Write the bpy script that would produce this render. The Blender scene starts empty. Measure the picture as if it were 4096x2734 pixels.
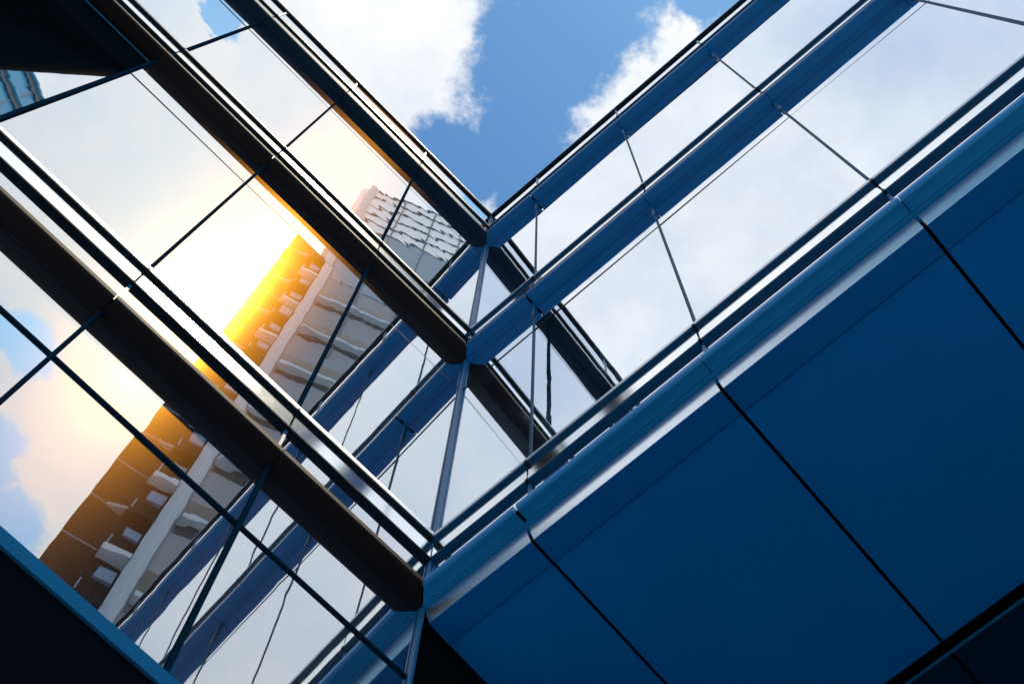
import bpy, bmesh, math, random
from mathutils import Vector, Matrix
random.seed(7)
S = bpy.context.scene
COL = S.collection
# ------------------------------------------------------------------ camera
CAM_H = 1.6
M = Matrix(((0.99979, 0.00563, -0.01978), (0.0, 0.96179, 0.2738), (0.02056, -0.27374, 0.96158)))
right, down, fwd = (M.col[0].copy(), M.col[1].copy(), M.col[2].copy())
cd = bpy.data.cameras.new("camera"); cam = bpy.data.objects.new("camera", cd); COL.objects.link(cam)
R3 = Matrix((right, -down, -fwd)).transposed()
cam.matrix_world = Matrix.Translation((0, 0, CAM_H)) @ R3.to_4x4()
cd.sensor_width = 36.0; cd.lens = 5953.7 / 4096 * 36
cd.clip_start = 0.05; cd.clip_end = 5000
S.camera = cam
S.view_settings.view_transform = 'Standard'; S.view_settings.look = 'None'
S.view_settings.exposure = 0.0; S.view_settings.gamma = 1.0
S.cycles.max_bounces = 10; S.cycles.glossy_bounces = 8; S.cycles.diffuse_bounces = 3
S.cycles.sample_clamp_indirect = 6.0
S.cycles.use_denoising = True

# ------------------------------------------------------------------ plan geometry of the two wings
DL, DR = 3.25, 2.5
Rd = Vector((0.75314722, -0.65785201)); Ld = Vector((-0.70181415, -0.7123601))
nR = Vector((-0.65785201, -0.75314722)); nL = Vector((0.7123601, -0.70181415))
P0 = Vector((-0.6944418, 3.92597869))
MIT = 0.94175
WALL = {'L': (Ld, nL), 'R': (Rd, nR)}

def W(wall, u, n, h):
    d, nn = WALL[wall]
    p = P0 + d * u + nn * n
    return Vector((p.x, p.y, h + CAM_H))

def virt(az, dist):
    """plan point whose mirror image in the left wing's glass stands at this azimuth and distance"""
    a = math.radians(az)
    p = (-nL) * (math.cos(a) * dist) + Ld * (math.sin(a) * dist)
    return p + nL * (2 * (p.dot(-nL) - DL))

# ------------------------------------------------------------------ sun and sky
SUN_AZ, SUN_R = -3.2, 0.360            # where the glass shows it, tan of the zenith angle
a_ = math.radians(SUN_AZ)
sv = (-nL) * (math.cos(a_) * SUN_R) + Ld * (math.sin(a_) * SUN_R)
sv = sv - nL * (2 * sv.dot(nL))
SUN = Vector((sv.x, sv.y, 1.0)).normalized()
ld = bpy.data.lights.new("sun", 'SUN'); ld.energy = 2.2; ld.angle = math.radians(0.55); ld.color = (1.0, 0.84, 0.60)
lo = bpy.data.objects.new("sun", ld); COL.objects.link(lo)
lo.rotation_euler = SUN.to_track_quat('Z', 'Y').to_euler(); lo.location = (0, 0, 60)

class NT:
    def __init__(self, tree): self.t = tree
    def n(self, typ, **kw):
        nd = self.t.nodes.new(typ)
        for k, v in kw.items():
            if k == 'ins':
                for kk, vv in v.items():
                    if isinstance(vv, bpy.types.NodeSocket): self.t.links.new(vv, nd.inputs[kk])
                    else: nd.inputs[kk].default_value = vv
            else: setattr(nd, k, v)
        return nd
    def m(self, op, a, b=None, c=None, clamp=False):
        nd = self.t.nodes.new('ShaderNodeMath'); nd.operation = op; nd.use_clamp = clamp
        for i, v in enumerate((a, b, c)):
            if v is None: continue
            if isinstance(v, bpy.types.NodeSocket): self.t.links.new(v, nd.inputs[i])
            else: nd.inputs[i].default_value = v
        return nd.outputs[0]
    def v(self, op, a, b=None):
        nd = self.t.nodes.new('ShaderNodeVectorMath'); nd.operation = op
        for i, v in enumerate((a, b)):
            if v is None: continue
            if isinstance(v, bpy.types.NodeSocket): self.t.links.new(v, nd.inputs[i])
            else: nd.inputs[i].default_value = v
        return nd
    def mix(self, f, a, b, blend='MIX'):
        nd = self.t.nodes.new('ShaderNodeMix'); nd.data_type = 'RGBA'; nd.blend_type = blend
        for s, v in ((nd.inputs[0], f), (nd.inputs[6], a), (nd.inputs[7], b)):
            if isinstance(v, bpy.types.NodeSocket): self.t.links.new(v, s)
            else: s.default_value = v
        return nd.outputs[2]
    def link(self, a, b): self.t.links.new(a, b)

world = bpy.data.worlds.new("World"); S.world = world; world.use_nodes = True
wt = world.node_tree; wt.nodes.clear(); N = NT(wt)
tc = N.n('ShaderNodeTexCoord'); D = tc.outputs['Generated']
sky = N.n('ShaderNodeTexSky'); sky.sky_type = 'NISHITA'; sky.sun_disc = False
sky.sun_elevation = math.asin(SUN.z); sky.sun_rotation = math.atan2(SUN.x, SUN.y)
sky.air_density = 1.0; sky.dust_density = 0.6; sky.ozone_density = 2.0
sep = N.n('ShaderNodeSeparateXYZ', ins={0: D})
zc = N.m('MAXIMUM', sep.outputs[2], 0.06)
px = N.m('DIVIDE', sep.outputs[0], zc); py = N.m('DIVIDE', sep.outputs[1], zc)
P = N.n('ShaderNodeCombineXYZ', ins={0: px, 1: py, 2: 0.0}).outputs[0]
warp = N.n('ShaderNodeTexNoise', ins={'Vector': P, 'Scale': 9.0, 'Detail': 7.0, 'Roughness': 0.62})
wv = N.v('SUBTRACT', warp.outputs['Color'], (0.5, 0.5, 0.5)).outputs[0]
wv = N.v('MULTIPLY', wv, (0.10, 0.10, 0.0)).outputs[0]
Pw = N.v('ADD', P, wv).outputs[0]
HOLES = [(-0.014, 0.13, 0.046, 0.125, 0.0), (-0.058, 0.162, 0.046, 0.046, 0.0), (0.022, 0.060, 0.11, 0.056, 0.785), (0.108, 0.050, 0.050, 0.030, 0.0), (0.21, -0.045, 0.035, 0.05, 0.0),
         (0.287, -0.365, 0.026, 0.034, 0.5), (0.39, -0.387, 0.040, 0.024, 0.3), (0.055, -0.205, 0.016, 0.014, 0.3),
         (0.445, -0.385, 0.034, 0.030, 0.3)]
hole = None
for (cx, cy, rx, ry, rot) in HOLES:
    q = N.v('SUBTRACT', Pw, (cx, cy, 0)).outputs[0]
    rn = N.n('ShaderNodeVectorRotate', rotation_type='Z_AXIS', ins={'Vector': q, 'Angle': rot}).outputs[0]
    q = N.v('DIVIDE', rn, (rx, ry, 1)).outputs[0]
    d = N.v('LENGTH', q).outputs['Value']
    d = N.m('DIVIDE', N.m('SUBTRACT', 1.0, d), 1.0)
    hole = d if hole is None else N.m('MAXIMUM', hole, d)
fine = N.n('ShaderNodeTexNoise', ins={'Vector': P, 'Scale': 38.0, 'Detail': 12.0, 'Roughness': 0.66})
hv = N.m('ADD', hole, N.m('MULTIPLY', N.m('SUBTRACT', fine.outputs[0], 0.5), 0.95))
mr = N.n('ShaderNodeMapRange', interpolation_type='SMOOTHSTEP', ins={'Value': hv, 'From Min': -0.08, 'From Max': 0.34, 'To Min': 1.0, 'To Max': 0.0})
cloud = mr.outputs[0]
# thin veil with a paler blue toward the right
shade = N.n('ShaderNodeTexNoise', ins={'Vector': P, 'Scale': 12.0, 'Detail': 8.0, 'Roughness': 0.6})
body = N.n('ShaderNodeMapRange', ins={'Value': shade.outputs[0], 'From Min': 0.35, 'From Max': 0.62, 'To Min': 0.0, 'To Max': 1.0}).outputs[0]
ccol = N.mix(body, (0.96, 0.985, 1.01, 1), (1.04, 1.04, 1.04, 1))
thin = N.v('LENGTH', N.v('MULTIPLY', N.v('SUBTRACT', P, (-0.03, -0.26, 0)).outputs[0], (9.0, 6.0, 0)).outputs[0]).outputs['Value']
thinf = N.n('ShaderNodeMapRange', interpolation_type='SMOOTHSTEP', ins={'Value': thin, 'From Min': 0.1, 'From Max': 1.0, 'To Min': 0.60, 'To Max': 1.0}).outputs[0]
cloud = N.m('MULTIPLY', N.m('MULTIPLY', cloud, thinf), N.m('ADD', N.m('MULTIPLY', body, 0.16), 0.84))
blue = N.mix(1.0, sky.outputs[0], (0.62, 1.12, 1.38, 1), 'MULTIPLY')
blue = N.v('SCALE', blue); blue.inputs[3].default_value = 0.12; blue = blue.outputs[0]
BLUE_CHECK = blue
# glow of the air around the sun
dt = N.v('DOT_PRODUCT', N.v('NORMALIZE', D).outputs[0], tuple(SUN)).outputs['Value']
ang = N.m('ARCCOSINE', N.m('MINIMUM', dt, 0.99999))
g1 = N.m('MULTIPLY', N.m('EXPONENT', N.m('MULTIPLY', ang, -30.0)), 2.2)
g2 = N.m('MULTIPLY', N.m('EXPONENT', N.m('MULTIPLY', ang, -12.0)), 0.05)
halo = N.mix(1.0, (0, 0, 0, 1), (0, 0, 0, 1))
c1 = N.v('SCALE', (1.0, 0.80, 0.36)); wt.links.new(g1, c1.inputs[3])
c2 = N.v('SCALE', (1.0, 0.90, 0.72)); wt.links.new(g2, c2.inputs[3])
halo = N.v('ADD', c1.outputs[0], c2.outputs[0]).outputs[0]
tot = N.v('ADD', N.mix(cloud, blue, ccol), halo).outputs[0]
bgn = N.n('ShaderNodeBackground', ins={'Color': tot, 'Strength': 1.0})
N.n('ShaderNodeOutputWorld', ins={'Surface': bgn.outputs[0]})

# ------------------------------------------------------------------ materials
MATS = {}
def mat(name, col, rough=0.5, metal=0.0, spec=0.5, noise=None, bump=None, aniso=None):
    m = bpy.data.materials.new(name); m.use_nodes = True; MATS[name] = m
    t = m.node_tree; K = NT(t); b = t.nodes['Principled BSDF']
    b.inputs['Metallic'].default_value = metal; b.inputs['Roughness'].default_value = rough
    b.inputs['Specular IOR Level'].default_value = spec
    g = K.n('ShaderNodeTexCoord').outputs['Object']
    sc, amt = noise if noise else (3.0, 0.12)
    nz = K.n('ShaderNodeTexNoise', ins={'Vector': g, 'Scale': sc, 'Detail': 8.0, 'Roughness': 0.65})
    lo_ = tuple(c * (1 - amt) for c in col) + (1,); hi_ = tuple(min(1, c * (1 + amt)) for c in col) + (1,)
    K.link(K.mix(nz.outputs[0], lo_, hi_), b.inputs['Base Color'])
    rr = K.m('ADD', K.m('MULTIPLY', K.m('SUBTRACT', nz.outputs[0], 0.5), 0.06), rough)
    K.link(rr, b.inputs['Roughness'])
    if bump:
        s2, st, ds = bump
        n2 = K.n('ShaderNodeTexNoise', ins={'Vector': g, 'Scale': s2, 'Detail': 3.0})
        bp = K.n('ShaderNodeBump', ins={'Height': n2.outputs[0], 'Strength': st, 'Distance': ds})
        K.link(bp.outputs[0], b.inputs['Normal'])
    return m

def glass_mat(name, tint, wave, sun_glow=0.02, lo=0.62, hi=0.95, wscale=1.6, clear=False):
    """mirror-coated glazing: sharp reflection over a dark body, slightly wavy, with a film of dust"""
    m = bpy.data.materials.new(name); m.use_nodes = True; MATS[name] = m
    t = m.node_tree; t.nodes.clear(); K = NT(t)
    g = K.n('ShaderNodeTexCoord').outputs['Object']
    n1 = K.n('ShaderNodeTexNoise', ins={'Vector': g, 'Scale': wscale, 'Detail': 2.0, 'Roughness': 0.45, 'Distortion': 0.4})
    bp = K.n('ShaderNodeBump', ins={'Height': n1.outputs[0], 'Strength': 1.0, 'Distance': wave})
    lw = K.n('ShaderNodeLayerWeight', ins={'Blend': 0.5})
    rf = K.n('ShaderNodeMapRange', ins={'Value': lw.outputs['Facing'], 'From Min': 0.35, 'From Max': 0.92, 'To Min': lo, 'To Max': hi}).outputs[0]
    gl = K.n('ShaderNodeBsdfGlossy', ins={'Color': tint, 'Roughness': 0.0, 'Normal': bp.outputs[0]})
    body = K.n('ShaderNodeBsdfDiffuse', ins={'Color': (0.008, 0.02, 0.04, 1)})
    if clear:
        tr = K.n('ShaderNodeBsdfTransparent', ins={'Color': (0.55, 0.72, 0.80, 1)})
        body = K.n('ShaderNodeMixShader', ins={0: 0.9, 1: body.outputs[0], 2: tr.outputs[0]})
    mx = K.n('ShaderNodeMixShader', ins={0: rf, 1: body.outputs[0], 2: gl.outputs[0]})
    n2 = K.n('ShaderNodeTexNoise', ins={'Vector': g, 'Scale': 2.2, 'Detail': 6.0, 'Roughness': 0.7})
    dl = K.n('ShaderNodeBsdfGlossy', ins={'Color': (1.0, 0.42, 0.03, 1), 'Roughness': 0.24}, distribution='BECKMANN')  # orange lobes: the sun's glow is put into the glass colour
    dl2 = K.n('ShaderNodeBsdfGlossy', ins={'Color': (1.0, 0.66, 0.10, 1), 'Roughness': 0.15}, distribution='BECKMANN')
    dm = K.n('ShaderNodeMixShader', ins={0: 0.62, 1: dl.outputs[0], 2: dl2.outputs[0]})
    df = K.m('MULTIPLY', K.m('ADD', K.m('MULTIPLY', n2.outputs[0], 0.35), 0.82), sun_glow)
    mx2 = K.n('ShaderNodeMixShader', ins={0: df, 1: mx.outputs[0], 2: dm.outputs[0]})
    K.n('ShaderNodeOutputMaterial', ins={'Surface': mx2.outputs[0]})
    return m

glass_mat('glass_left', (0.91, 0.955, 1.0, 1), 0.0006, sun_glow=0.030, lo=0.50, hi=0.98)
glass_mat('glass_right', (0.90, 0.94, 1.0, 1), 0.0007, sun_glow=0.0, lo=0.74, hi=0.97, clear=True)
mat('ledge_left', (0.010, 0.010, 0.014), rough=0.55, metal=0.0, spec=0.08, noise=(5, 0.15))
mat('ledge_left_high', (0.003, 0.016, 0.042), rough=0.55, metal=0.0, spec=0.08, noise=(5, 0.15))  # bluer copy of the ledge: distance from the sun's glow put into colour
mat('ledge_teal', (0.001, 0.19, 0.55), rough=0.42, spec=0.3, noise=(5, 0.12), bump=(160, 0.12, 0.002))
mat('rail_blue', (0.001, 0.045, 0.13), rough=0.5, spec=0.1)
mat('ledge_right', (0.001, 0.100, 0.33), rough=0.36, metal=0.0, spec=0.15, noise=(5, 0.12), bump=(160, 0.12, 0.002))
mat('dark_metal', (0.004, 0.011, 0.022), rough=0.6, spec=0.05)
mat('blue_metal', (0.004, 0.10, 0.26), rough=0.35, metal=0.0, spec=0.3)
mat('mullion_dark', (0.002, 0.016, 0.040), rough=0.8, metal=0.0, spec=0.0)
mat('satin', (0.92, 0.96, 1.0), rough=0.11, metal=1.0, noise=(9, 0.03))
mat('fascia', (0.86, 0.91, 1.0), rough=0.30, metal=1.0, noise=(4, 0.03))
mat('sill', (0.56, 0.64, 0.76), rough=0.36, metal=1.0, noise=(60, 0.10))
mat('flashing', (0.008, 0.11, 0.30), rough=0.7, metal=0.0, spec=0.0, noise=(40, 0.15))
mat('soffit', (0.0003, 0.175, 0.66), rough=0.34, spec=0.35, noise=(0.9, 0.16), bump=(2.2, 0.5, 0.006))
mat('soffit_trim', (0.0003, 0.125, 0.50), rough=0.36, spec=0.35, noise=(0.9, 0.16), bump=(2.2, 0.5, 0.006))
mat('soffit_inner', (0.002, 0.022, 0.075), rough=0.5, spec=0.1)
mat('shade_sheet_dark', (0.02, 0.023, 0.026), rough=0.7)  # colour of the added ground sheet that darkens the soffit
mat('ceiling', (0.7, 0.72, 0.74), rough=0.8)
mat('black', (0.002, 0.003, 0.004), rough=0.9, spec=0.0)
mat('stone_dark', (0.002, 0.004, 0.008), rough=0.9, spec=0.0)
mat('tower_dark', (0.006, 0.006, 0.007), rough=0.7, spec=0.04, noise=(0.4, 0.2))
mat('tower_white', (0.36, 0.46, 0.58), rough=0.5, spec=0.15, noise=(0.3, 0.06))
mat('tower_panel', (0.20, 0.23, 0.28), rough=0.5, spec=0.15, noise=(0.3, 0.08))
mat('tower_pale', (0.12, 0.22, 0.36), rough=0.4, spec=0.2, noise=(0.3, 0.08))
mat('tower_crown', (0.66, 0.72, 0.80), rough=0.5, noise=(0.3, 0.06))
mat('tower_mid', (0.10, 0.19, 0.30), rough=0.4, noise=(0.3, 0.12))
mat('tower_line', (0.03, 0.07, 0.11), rough=0.5)
mat('tower_band', (0.03, 0.025, 0.022), rough=0.2)
mat('tower_blue', (0.03, 0.30, 0.55), rough=0.35, noise=(0.2, 0.1))
mat('roofing', (0.2, 0.2, 0.2), rough=0.9)
# paving
gm = bpy.data.materials.new('paving'); gm.use_nodes = True; t = gm.node_tree; K = NT(t); b = t.nodes['Principled BSDF']
g = K.n('ShaderNodeTexCoord').outputs['Object']
bk = K.n('ShaderNodeTexBrick', ins={'Vector': g, 'Color1': (0.66, 0.67, 0.68, 1), 'Color2': (0.60, 0.61, 0.63, 1), 'Mortar': (0.25, 0.25, 0.25, 1), 'Scale': 1.0, 'Mortar Size': 0.008, 'Brick Width': 0.6, 'Row Height': 0.6})
nz = K.n('ShaderNodeTexNoise', ins={'Vector': g, 'Scale': 3.0, 'Detail': 8.0})
K.link(K.mix(0.08, bk.outputs[0], nz.outputs[0], 'MULTIPLY'), b.inputs['Base Color']); b.inputs['Roughness'].default_value = 0.8
MATS['paving'] = gm

# ------------------------------------------------------------------ mesh helpers
ORG = {}
def root(name, loc, label, cat, group=None):
    o = bpy.data.objects.new(name, None); COL.objects.link(o); o.location = loc
    o['label'] = label; o['category'] = cat
    if group: o['group'] = group
    o.empty_display_size = 0.5
    return o

def world_of(o):
    v = Vector(o.location); p = o.parent
    while p: v += Vector(p.location); p = p.parent
    return v

def build(name, bm, material, parent=None, label=None, kind=None, smooth=False):
    me = bpy.data.meshes.new(name)
    off = world_of(parent) if parent else Vector((0, 0, 0))
    if off.length: bmesh.ops.translate(bm, verts=bm.verts, vec=-off)
    bmesh.ops.recalc_face_normals(bm, faces=bm.faces)
    bm.to_mesh(me); bm.free()
    mats = material if isinstance(material, (list, tuple)) else [material]
    for m in mats: me.materials.append(MATS[m])
    if smooth:
        for p in me.polygons: p.use_smooth = True
    o = bpy.data.objects.new(name, me); COL.objects.link(o)
    if parent: o.parent = parent
    if label: o['label'] = label
    if kind: o['kind'] = kind
    return o

def prism(bm, wall, poly, u0, u1, miter=False, mi=0):
    """extrude a section (n, h) along the wall; the corner end is mitred"""
    a = [bm.verts.new(W(wall, (u0 + MIT * n) if miter else u0, n, h)) for n, h in poly]
    b = [bm.verts.new(W(wall, u1, n, h)) for n, h in poly]
    k = len(poly); fs = []
    for i in range(k): fs.append(bm.faces.new((a[i], a[(i + 1) % k], b[(i + 1) % k], b[i])))
    fs.append(bm.faces.new(a)); fs.append(bm.faces.new(list(reversed(b))))
    for f in fs: f.material_index = mi
    return fs

def boxw(bm, wall, u0, u1, n0, n1, h0, h1, miter=False, mi=0):
    return prism(bm, wall, [(n0, h0), (n1, h0), (n1, h1), (n0, h1)], u0, u1, miter, mi)

def box_plan(bm, pts, z0, z1, mi=0):
    a = [bm.verts.new((p[0], p[1], z0)) for p in pts]; b = [bm.verts.new((p[0], p[1], z1)) for p in pts]
    k = len(pts)
    fs = [bm.faces.new((a[i], a[(i + 1) % k], b[(i + 1) % k], b[i])) for i in range(k)]
    fs += [bm.faces.new(list(reversed(a))), bm.faces.new(b)]
    for f in fs: f.material_index = mi

# ------------------------------------------------------------------ the two wings
H1, H2, H3 = 18.10, 13.06, 7.99
TOPG, TOPC = 19.95, 20.03
UL = [0, 1.248, 2.53, 3.82, 5.105, 6.39]
UR = [0, 0.835, 2.215, 3.60, 4.985, 6.37, 7.755, 9.14]
ST = 5.06

def ledge_poly(h, r=0.03, n0=0.028, p=0.132, th=0.075):
    pts = [(n0, h), (p - r, h)]
    for i in range(1, 7):
        a = math.pi / 2 * i / 6
        pts.append((p - r + r * math.sin(a), h + r - r * math.cos(a)))
    pts += [(p, h + th - 0.01), (p - 0.01, h + th), (n0, h + th)]
    return pts

def wing(wall, US, name, label, low):
    base = W(wall, 0, 0, 0); rt = root(name, (base.x, base.y, 0), label, 'building')
    gl = 'glass_left' if wall == 'L' else 'glass_right'
    lm = 'ledge_left' if wall == 'L' else 'ledge_right'
    ue = US[-1]
    # solid body behind the glass
    hb = CAM_H
    bm = bmesh.new()
    if wall == 'L':
        boxw(bm, wall, -0.03, 3.80, -2.5, -0.05, low, H2 - 0.9, False)
        boxw(bm, wall, 3.80, ue, -2.5, -0.05, low, H3 + 0.98, False)
        boxw(bm, wall, -0.03, ue, -2.5, -0.05, H2 - 0.05, TOPG - 0.9)
        boxw(bm, wall, -0.03, 3.80, -2.5, -0.05, H2 - 0.9, H2 - 0.05)
    else:
        boxw(bm, wall, -0.03, ue, -18, -2.4, H3 + 0.0, TOPG - 0.9)
    build('core', bm, 'black', rt)
    hs = [H1, H2, H3]
    for si, H in enumerate(hs):
        # ledge with one panel per bay
        bm = bmesh.new(); boxw(bm, wall, 0, ue, -0.05, 0.026, H + 0.003, H + 0.06, True)
        lm = ('ledge_left_high' if H == H1 else 'ledge_left') if wall == 'L' else ('ledge_teal' if H == H3 else 'ledge_right')
        rm = 'dark_metal' if wall == 'L' else 'rail_blue'
        lb = build('ledge', bm, lm, rt)
        rr = 0.026 if (wall == 'R' and H == H3) else 0.022
        for i in range(len(US) - 1):
            g0 = 0.008 if i == 0 else (0.012 if (i == 1 and wall == 'R') else 0.003)
            g1 = 0.012 if (i == 0 and wall == 'R') else 0.003
            bm = bmesh.new(); prism(bm, wall, ledge_poly(H, rr), US[i] + g0, US[i + 1] - g1, i == 0)
            build('ledge_panel', bm, lm, lb)
        bm = bmesh.new(); boxw(bm, wall, 0, ue, 0.027, 0.10, H + 0.012, H + 0.055, True)
        build('ledge_backing', bm, 'black', lb)
        # spandrel glass strip, lower rail, satin strip, upper rail, sill
        bm = bmesh.new()
        for i in range(len(US) - 1): boxw(bm, wall, US[i] + 0.004, US[i + 1] - 0.004, -0.02, 0.0, H + 0.061, H + 0.644)
        build('spandrel_glass', bm, gl, rt)
        bm = bmesh.new(); prism(bm, wall, [(-0.02, H + 0.645), (0.030, H + 0.645), (0.034, H + 0.649), (0.034, H + 0.668), (0.030, H + 0.672), (-0.02, H + 0.672)], 0, ue, True)
        build('lower_rail', bm, rm, rt)
        sp = None
        bm = bmesh.new()
        for i in range(len(US) - 1): boxw(bm, wall, US[i] + 0.007, US[i + 1] - 0.007, -0.02, 0.026, H + 0.674, H + 0.93, i == 0)
        build('satin_strip', bm, 'satin', rt)
        bm = bmesh.new(); prism(bm, wall, [(-0.02, H + 0.932), (0.05, H + 0.932), (0.05, H + 0.957), (-0.02, H + 0.957)], 0, ue, True)
        build('upper_rail', bm, rm, rt)
        bm = bmesh.new()
        for i in range(len(US) - 1): prism(bm, wall, [(-0.02, H + 0.959), (0.047, H + 0.959), (0.045, H + 1.02), (-0.02, H + 1.03)], US[i] + 0.003, US[i + 1] - 0.003, i == 0)
        build('sill', bm, 'sill' if (wall == 'R' or H == H3) else 'blue_metal', rt)
    # glazing between ledges
    tops = [(H2 + 1.03, H1), (H3 + 1.03, H2)]
    if wall == 'L': tops.append((low, H3))
    for k, (h0, h1) in enumerate(tops):
        hm = h1 - 0.84
        for i in range(len(US) - 1):
            recess = (wall == 'L' and k == 1 and i >= 3)
            if recess: continue
            for (z0, z1) in ((h0, hm - 0.008), (hm + 0.008, h1 - 0.001)):
                if wall == 'L' and k == 2 and i >= 0: pass
                bm = bmesh.new(); boxw(bm, wall, US[i] + 0.006, US[i + 1] - 0.006, -0.02, 0.0, z0, z1)
                # each pane sits a hair out of plane
                tx, ty = random.uniform(-1, 1) * 0.0030, random.uniform(-1, 1) * 0.0022
                c = W(wall, (US[i] + US[i + 1]) / 2, 0, (z0 + z1) / 2)
                dd = WALL[wall][0]; ax1 = Vector((dd.x, dd.y, 0))
                mt = Matrix.Translation(c) @ Matrix.Rotation(tx, 4, 'Z') @ Matrix.Rotation(ty, 4, ax1) @ Matrix.Translation(-c)
                bmesh.ops.transform(bm, matrix=mt, verts=bm.verts)
                build('window_pane', bm, gl, rt)
        bm = bmesh.new()
        e = ue if not (wall == 'L' and k == 1) else 3.80
        if wall == 'L' and k == 2: boxw(bm, wall, 0.02, e, -0.02, 0.014, hm - 0.012, hm + 0.012)
        else: boxw(bm, wall, 0.02, e, -0.02, 0.003, hm - 0.008, hm + 0.008)
        build('transom', bm, 'mullion_dark' if k == 2 else 'dark_metal', rt)
    # top balustrade
    bm = bmesh.new()
    for i in range(len(US) - 1): boxw(bm, wall, US[i] + 0.006, US[i + 1] - 0.006, -0.012, 0.0, H1 + 1.035, TOPG)
    build('balustrade_glass', bm, gl, rt)
    bm = bmesh.new(); boxw(bm, wall, 0, ue, -0.06, 0.03, TOPG, TOPC - 0.042, True)
    tcap = build('parapet_cap', bm, 'dark_metal', rt)
    bm = bmesh.new()
    for i in range(len(US) - 1): boxw(bm, wall, US[i] + 0.003, US[i + 1] - 0.003, -0.065, 0.034, TOPC - 0.04, TOPC, i == 0)
    build('cap_flashing', bm, 'blue_metal', tcap)
    # mullions
    w, p = (0.025, 0.024) if wall == 'L' else (0.020, 0.008)
    for i, u in enumerate(US[:-1]):
        if i == 0: continue
        for k, (h0, h1) in enumerate(tops):
            bm = bmesh.new()
            prof = [(-0.02, -w / 2), (p * 0.8, -w / 2), (p, -w / 4), (p, w / 4), (p * 0.8, w / 2), (-0.02, w / 2)]
            a = [bm.verts.new(W(wall, u + q, n, h0)) for n, q in prof]; b2 = [bm.verts.new(W(wall, u + q, n, h1 - 0.002)) for n, q in prof]
            for j in range(6): bm.faces.new((a[j], a[(j + 1) % 6], b2[(j + 1) % 6], b2[j]))
            bm.faces.new(a); bm.faces.new(list(reversed(b2)))
            build('mullion', bm, 'mullion_dark' if wall == 'L' else 'rail_blue', rt)
            if wall == 'R':   # wider clip under the ledge
                bm = bmesh.new(); boxw(bm, wall, u - 0.015, u + 0.015, 0.0085, 0.018, h1 - 0.40, h1 - 0.003)
                build('mullion_clip', bm, 'blue_metal', rt)
        for H in hs:
            bm = bmesh.new()
            boxw(bm, wall, u - 0.010, u + 0.010, -0.02, 0.010, H + 0.062, H + 0.643)
            build('spandrel_joint', bm, 'blue_metal', rt)
            bm = bmesh.new(); boxw(bm, wall, u - 0.011, u + 0.011, 0.0, 0.054, H + 0.929, H + 0.965)
            build('rail_clamp', bm, 'dark_metal', rt)
            bm = bmesh.new(); boxw(bm, wall, u - 0.010, u + 0.010, 0.0, 0.038, H + 0.642, H + 0.676)
            build('rail_clamp', bm, 'dark_metal', rt)
        bm = bmesh.new(); boxw(bm, wall, u - 0.012, u + 0.012, -0.02, 0.010, H1 + 1.04, TOPG - 0.002)
        build('baluster', bm, 'blue_metal', rt)
    return rt

LOW = 5.40
wl = wing('L', UL, 'glass_wing', 'left wing of mirror glass with dark ledges and the sun reflected in it', LOW)
wr = wing('R', UR, 'glass_wing', 'right wing with mirror glass and steel blue ledges above a blue panelled soffit', H3)

# corner post where the wings meet (belongs to the left wing)
def corner_post(h0, h1, r=0.021):
    bm = bmesh.new(); c = P0 + (nR + nL) * 0.012
    box_plan(bm, [(c.x + r * math.cos(a), c.y + r * math.sin(a)) for a in [math.pi * 2 * i / 10 for i in range(10)]], h0 + CAM_H, h1 + CAM_H)
    build('corner_post', bm, 'blue_metal', wl)
corner_post(H2 + 1.03, H1 - 0.002); corner_post(H3 + 1.03, H2 - 0.002); corner_post(LOW, H3 - 0.03)
for H in (H1, H2, H3):
    corner_post(H + 0.08, H + 0.65, 0.014); corner_post(H + 0.70, H + 0.93, 0.014)
corner_post(H1 + 1.04, TOPG - 0.002, 0.012)

# rooms behind the right wing's glass: floor slabs, ceilings and their louvred light strips
lm_ = bpy.data.materials.new('light_strip'); lm_.use_nodes = True; MATS['light_strip'] = lm_
lm_.node_tree.nodes['Principled BSDF'].inputs['Emission Color'].default_value = (0.85, 0.93, 1.0, 1)
lm_.node_tree.nodes['Principled BSDF'].inputs['Emission Strength'].default_value = 2.2
for H in (H1, H2, H3):
    bm = bmesh.new(); boxw(bm, 'R', -0.03, UR[-1], -2.39, -0.055, H - 0.02 if H != H3 else H + 0.02, H + 0.55)
    build('floor_slab', bm, 'black', wr)
    if H == H3: continue
    for i in range(len(UR) - 1):
        bm = bmesh.new(); boxw(bm, 'R', UR[i] + 0.02, UR[i + 1] - 0.02, -2.3, -0.30, H - 0.30, H - 0.27)
        cl = build('ceiling', bm, 'ceiling', wr)
        if i in (0, 1, 3, 5):
            for q in range(4):
                bm = bmesh.new(); boxw(bm, 'R', UR[i] + 0.12, UR[i + 1] - 0.12, -0.62 - q * 0.10, -0.57 - q * 0.10, H - 0.32, H - 0.303)
                build('light_strip', bm, 'light_strip', cl)

# lower end of the left wing: flashing over black cladding
bm = bmesh.new(); prism(bm, 'L', [(-0.03, 5.27), (0.135, 5.27), (0.135, 5.375), (0.13, 5.38), (-0.03, 5.398)], -0.1, UL[-1])
build('flashing', bm, 'flashing', wl, label='long pale blue flashing strip over black cladding')
for i in range(len(UL) - 1):
    bm = bmesh.new(); boxw(bm, 'L', UL[i] + 0.004, UL[i + 1] - 0.004, -0.05, 0.12, -CAM_H, 5.268)
    build('cladding_panel', bm, 'stone_dark', wl)
bm = bmesh.new(); boxw(bm, 'L', -18.0, -0.035, -0.05, 0.0, -CAM_H, H3 - 0.10)
build('return_wall', bm, 'stone_dark', wl)

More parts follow.
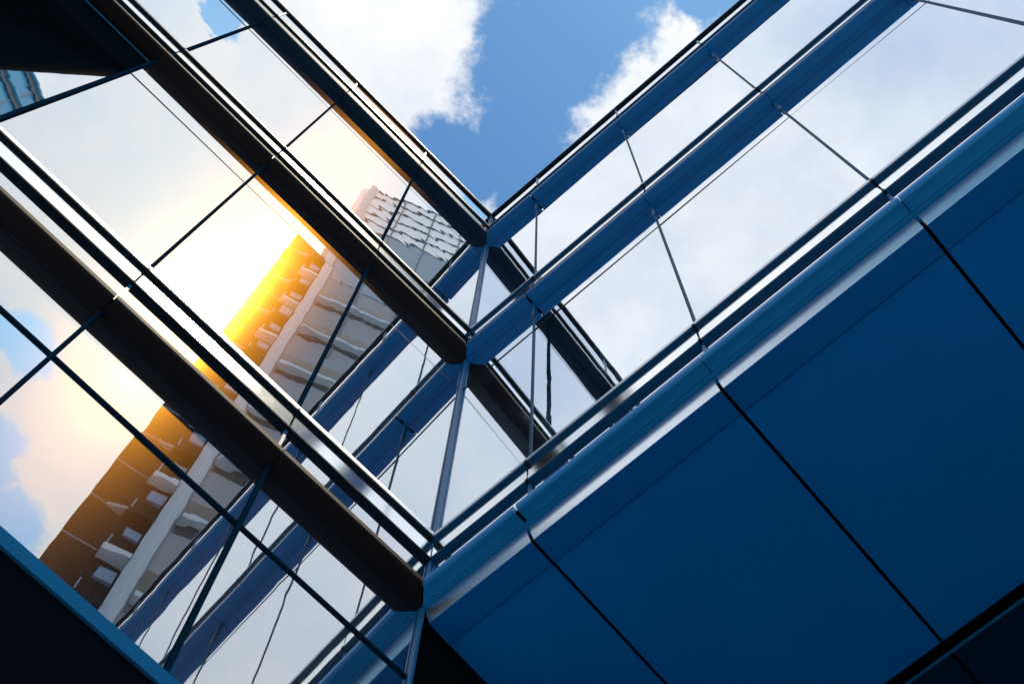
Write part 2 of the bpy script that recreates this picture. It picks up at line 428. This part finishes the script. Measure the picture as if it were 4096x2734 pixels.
# recessed bay of the left wing: soffit, lintel and glass turned inwards
bm = bmesh.new(); boxw(bm, 'L', 3.84, UL[-1], -0.04, -0.002, H2 - 0.84, H2 - 0.001)
build('lintel_panel', bm, 'stone_dark', wl)
bm = bmesh.new(); boxw(bm, 'L', 3.84, UL[-1], -1.6, -0.005, H2 - 0.88, H2 - 0.845)
build('recess_ceiling', bm, 'stone_dark', wl)
bm = bmesh.new(); boxw(bm, 'L', 3.84, UL[-1], -0.002, 0.008, H2 - 0.17, H2 - 0.155)
build('lintel_edge', bm, 'blue_metal', wl)
dv = (0.93358, -0.35837)
def WL(s, n, h):   # s along the turned glass, n off its face
    u = 3.86 + dv[0] * s + n * 0.35837; nn = -0.03 + dv[1] * s + n * 0.93358
    return W('L', u, nn, h)
bm = bmesh.new()
pts = [(0.0, -0.02), (2.6, -0.02), (2.6, 0.0), (0.0, 0.0)]
a = [bm.verts.new(WL(s, n, H3 + 1.03)) for s, n in pts]; b2 = [bm.verts.new(WL(s, n, H2 - 0.88)) for s, n in pts]
for j in range(4): bm.faces.new((a[j], a[(j + 1) % 4], b2[(j + 1) % 4], b2[j]))
bm.faces.new(a); bm.faces.new(list(reversed(b2)))
build('turned_pane', bm, 'glass_left', wl)

# ------------------------------------------------------------------ underside of the right wing
# satin fascia between ledge and soffit
bm = bmesh.new()
USF = [0.03, 0.825, 2.21, 3.605, 4.985, 6.37, 7.755, 9.14]
HS = 7.86
FP = []
for k in range(19):          # convex fascia: upright under the ledge, leaning in at the foot
    q = k / 18; FP.append((-0.002 - 0.040 * q ** 1.7, 7.972 - (7.972 - HS) * q))
for i in range(len(USF) - 1):
    bm = bmesh.new(); prism(bm, 'R', FP + [(-0.07, HS + 0.002), (-0.07, 7.972)], USF[i] + (0.0 if i == 0 else 0.011), USF[i + 1] - 0.011)
    o = build('fascia_panel', bm, 'fascia', wr)
bm = bmesh.new(); boxw(bm, 'R', 0.0, UR[-1], -0.10, -0.072, HS + 0.01, 7.985)
build('fascia_backing', bm, 'black', wr)
for i in range(len(USF) - 1):
    u0, u1 = USF[i] + (0.0 if i == 0 else 0.011), USF[i + 1] - 0.011
    bm = bmesh.new(); prism(bm, 'R', [(-0.040, HS - 0.001), (-0.043, HS - 0.004), (-0.219, HS - 0.010), (-0.219, HS + 0.02), (-0.071, HS + 0.001)], u0, u1)
    build('soffit_trim', bm, 'soffit_trim', wr)
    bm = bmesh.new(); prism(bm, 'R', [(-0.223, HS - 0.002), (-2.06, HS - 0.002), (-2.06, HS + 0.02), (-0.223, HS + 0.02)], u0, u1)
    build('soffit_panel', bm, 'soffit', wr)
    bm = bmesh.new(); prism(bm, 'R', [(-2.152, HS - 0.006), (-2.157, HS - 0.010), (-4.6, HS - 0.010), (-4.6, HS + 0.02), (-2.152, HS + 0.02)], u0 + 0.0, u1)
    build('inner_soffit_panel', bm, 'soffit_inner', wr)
bm = bmesh.new(); boxw(bm, 'R', 0.02, UR[-1], -2.1515, -2.147, HS - 0.014, HS + 0.02)
build('trim_strip', bm, 'blue_metal', wr)
bm = bmesh.new(); boxw(bm, 'R', 0.0, UR[-1], -18.0, -0.08, HS + 0.03, HS + 0.06)
build('soffit_backing', bm, 'black', wr)

bm = bmesh.new(); boxw(bm, 'R', 0.2, UR[-1], -3.2, -2.9, -CAM_H, HS - 0.012)  # added wall: keeps ground bounce off the deeper soffit panels
build('soffit_shade_wall', bm, 'stone_dark', wr)
bm = bmesh.new(); boxw(bm, 'R', -0.12, 0.028, -0.35, -0.012, HS - 0.06, H3 - 0.002)
build('corner_filler', bm, 'black', wr)

bm = bmesh.new(); prism(bm, 'R', [(-2.89, 3.45), (0.16, 3.52), (0.16, 3.60), (-2.89, 3.66)], 0.25, UR[-1])  # unseen slab added below the soffit to shade its inner panels
build('soffit_shade_slab', bm, 'stone_dark', wr)

# ------------------------------------------------------------------ tower seen in the left wing's glass
ZT = 160 + CAM_H
tb = virt(-14, 40)
tw = root('office_tower', (tb.x, tb.y, 0), 'tall pale tower with dark side wing and white corner pier, reflected in the left wing', 'tower')
def vface(az, d0, az0): return d0 / math.cos(math.radians(az - az0))
D0, AZ0 = 33.6, -22.0
def fpt(az, off=0.0): return virt(az, vface(az, D0 - off, AZ0))
c1 = virt(-12.0, 34.1); c2 = fpt(-13.2); e1 = fpt(-46)
bkL, bkR = virt(-12.0, 58), virt(-40, 62)
bm = bmesh.new(); box_plan(bm, [c1, c2, e1, bkR, bkL], 0, 141 + CAM_H)
build('wall', bm, 'tower_panel', tw)
bm = bmesh.new(); box_plan(bm, [virt(-10.9, 34.4), virt(-12.0, 34.1), c2, e1, bkR, bkL], 141.05 + CAM_H, ZT)
build('crown', bm, 'tower_crown', tw)
bm = bmesh.new(); box_plan(bm, [virt(-11.9, 33.7), virt(-12.6, 33.3), virt(-13.3, 33.7), virt(-13.3, 34.6), virt(-11.9, 34.6)], 0, ZT - 1.0)
build('corner_pier', bm, 'tower_white', tw)
# crown grid lines
for z in (145, 148.8, 152.6, 156.4, 159.7, 141.6):
    bm = bmesh.new(); box_plan(bm, [fpt(-13.4, 0.12), fpt(-46, 0.12), fpt(-46, -0.1), fpt(-13.4, -0.1)], z - 0.14 + CAM_H, z + 0.14 + CAM_H)
    build('crown_line', bm, 'tower_line', tw)
for az in (-18.6, -24.5, -30, -35):
    bm = bmesh.new(); box_plan(bm, [fpt(az, 0.10), fpt(az - 0.25, 0.10), fpt(az - 0.25, -0.1), fpt(az, -0.1)], 100 + CAM_H, 159.5 + CAM_H)
    build('crown_mullion', bm, 'tower_line', tw)
bm = bmesh.new(); box_plan(bm, [fpt(-13.5, 0.06), fpt(-46, 0.06), fpt(-46, -0.2), fpt(-13.5, -0.2)], 119.5 + CAM_H, 141.3 + CAM_H)
build('plant_storey', bm, 'tower_mid', tw)
bm = bmesh.new(); box_plan(bm, [fpt(-13.5, 0.10), fpt(-46, 0.10), fpt(-46, -0.2), fpt(-13.5, -0.2)], 129.4 + CAM_H, 131 + CAM_H)
build('plant_line', bm, 'tower_line', tw)
# banded floors of the pale face
z = 115.0
while z > 20:
    for (z0, z1, off, m, nm) in ((z - 2.6, z, 0.05, 'tower_band', 'window_band'), (z - 3.1, z - 2.65, 0.5, 'tower_white', 'white_sill'), (z - 4.0, z - 3.2, 0.05, 'tower_band', 'dark_band')):  # dark band below each white sill
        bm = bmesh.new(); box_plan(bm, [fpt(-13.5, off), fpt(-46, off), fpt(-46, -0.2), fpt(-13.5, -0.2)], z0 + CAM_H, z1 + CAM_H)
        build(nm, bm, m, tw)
    z -= 8.8
# dark side wing with balconies beside the pier
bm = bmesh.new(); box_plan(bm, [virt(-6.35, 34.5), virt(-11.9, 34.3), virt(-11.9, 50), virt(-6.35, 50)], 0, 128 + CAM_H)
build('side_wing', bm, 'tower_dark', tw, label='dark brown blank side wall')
z = 122.0; k = 0
while z > 20:
    a0 = -9.5
    bm = bmesh.new(); box_plan(bm, [virt(a0, 33.8), virt(-11.85, 33.6), virt(-11.85, 34.4), virt(a0, 34.5)], z - 0.5 + CAM_H, z + CAM_H)
    bl = build('balcony', bm, 'tower_white' if k % 2 else 'tower_dark', tw)
    bm = bmesh.new(); box_plan(bm, [virt(-10.3, 34.18), virt(-11.7, 34.08), virt(-11.7, 34.4), virt(-10.3, 34.5)], z - 2.3 + CAM_H, z - 1.3 + CAM_H)
    build('balcony_window', bm, 'tower_pale', tw)
    if k % 2 == 0:
        bm = bmesh.new(); box_plan(bm, [virt(-7.9, 34.2), virt(-9.5, 33.9), virt(-9.5, 34.6), virt(-7.9, 34.6)], z - 0.25 + CAM_H, z + CAM_H)
        build('fin', bm, 'tower_panel', tw)
    bm = bmesh.new(); box_plan(bm, [virt(-6.38, 34.42), virt(-9.4, 34.3), virt(-9.4, 34.6), virt(-6.38, 34.6)], z - 0.06 + CAM_H, z + CAM_H)
    build('panel_joint', bm, 'tower_mid', tw)
    bm = bmesh.new(); box_plan(bm, [virt(-9.6, 33.85), virt(-9.72, 33.85), virt(-9.72, 33.95), virt(-9.6, 33.95)], z + CAM_H, z + 1.1 + CAM_H)
    build('rail_post', bm, 'tower_mid', bl)
    z -= 4.6; k += 1

# blue building seen in the turned pane of the left wing
PB = Vector((-3.5, 1.15)); AB = math.radians(-113)
def pol(side, d): return PB + Vector((math.cos(AB), math.sin(AB))) * d + Vector((-math.sin(AB), math.cos(AB))) * side
bb = pol(0, 45)
bt = root('office_block', (bb.x, bb.y, 0), 'bright blue office block mirrored in the turned pane at the upper left', 'building')
bm = bmesh.new(); box_plan(bm, [pol(-14, 40), pol(14, 40), pol(14, 55), pol(-14, 55)], 0, 124)
build('wall', bm, 'tower_blue', bt)
z = 123.8
while z > 8:
    bm = bmesh.new(); box_plan(bm, [pol(-14, 39.8), pol(14, 39.8), pol(14, 40.2), pol(-14, 40.2)], z - 1.3, z)
    wb = build('window_band', bm, 'tower_line', bt)
    bm = bmesh.new(); box_plan(bm, [pol(-14, 39.6), pol(14, 39.6), pol(14, 39.79), pol(-14, 39.79)], z - 0.25, z + 0.05)
    build('louvre', bm, 'tower_blue', wb)
    z -= 5.2
for sx in range(-12, 13, 3):
    bm = bmesh.new(); box_plan(bm, [pol(sx, 39.9), pol(sx + 0.12, 39.9), pol(sx + 0.12, 40.1), pol(sx, 40.1)], 0, 122.4)
    build('panel_joint', bm, 'tower_panel', bt)

# ------------------------------------------------------------------ ground
bm = bmesh.new(); r_ = 1500
vs = [bm.verts.new((x, y, 0)) for x, y in ((-r_, -r_), (r_, -r_), (r_, r_), (-r_, r_))]; bm.faces.new(vs)
build('ground', bm, 'paving', None, kind='structure')
bm = bmesh.new()  # added dark sheet on the ground, cuts bounce light onto the soffit
q = [W('R', 0.25, -2.89, -CAM_H + 0.004), W('R', UR[-1] + 2, -2.89, -CAM_H + 0.004), W('R', UR[-1] + 2, 2.6, -CAM_H + 0.004), W('R', -0.2, 2.6, -CAM_H + 0.004)]
bm.faces.new([bm.verts.new(v) for v in q])
build('soffit_shade_sheet', bm, 'shade_sheet_dark', None, kind='structure')
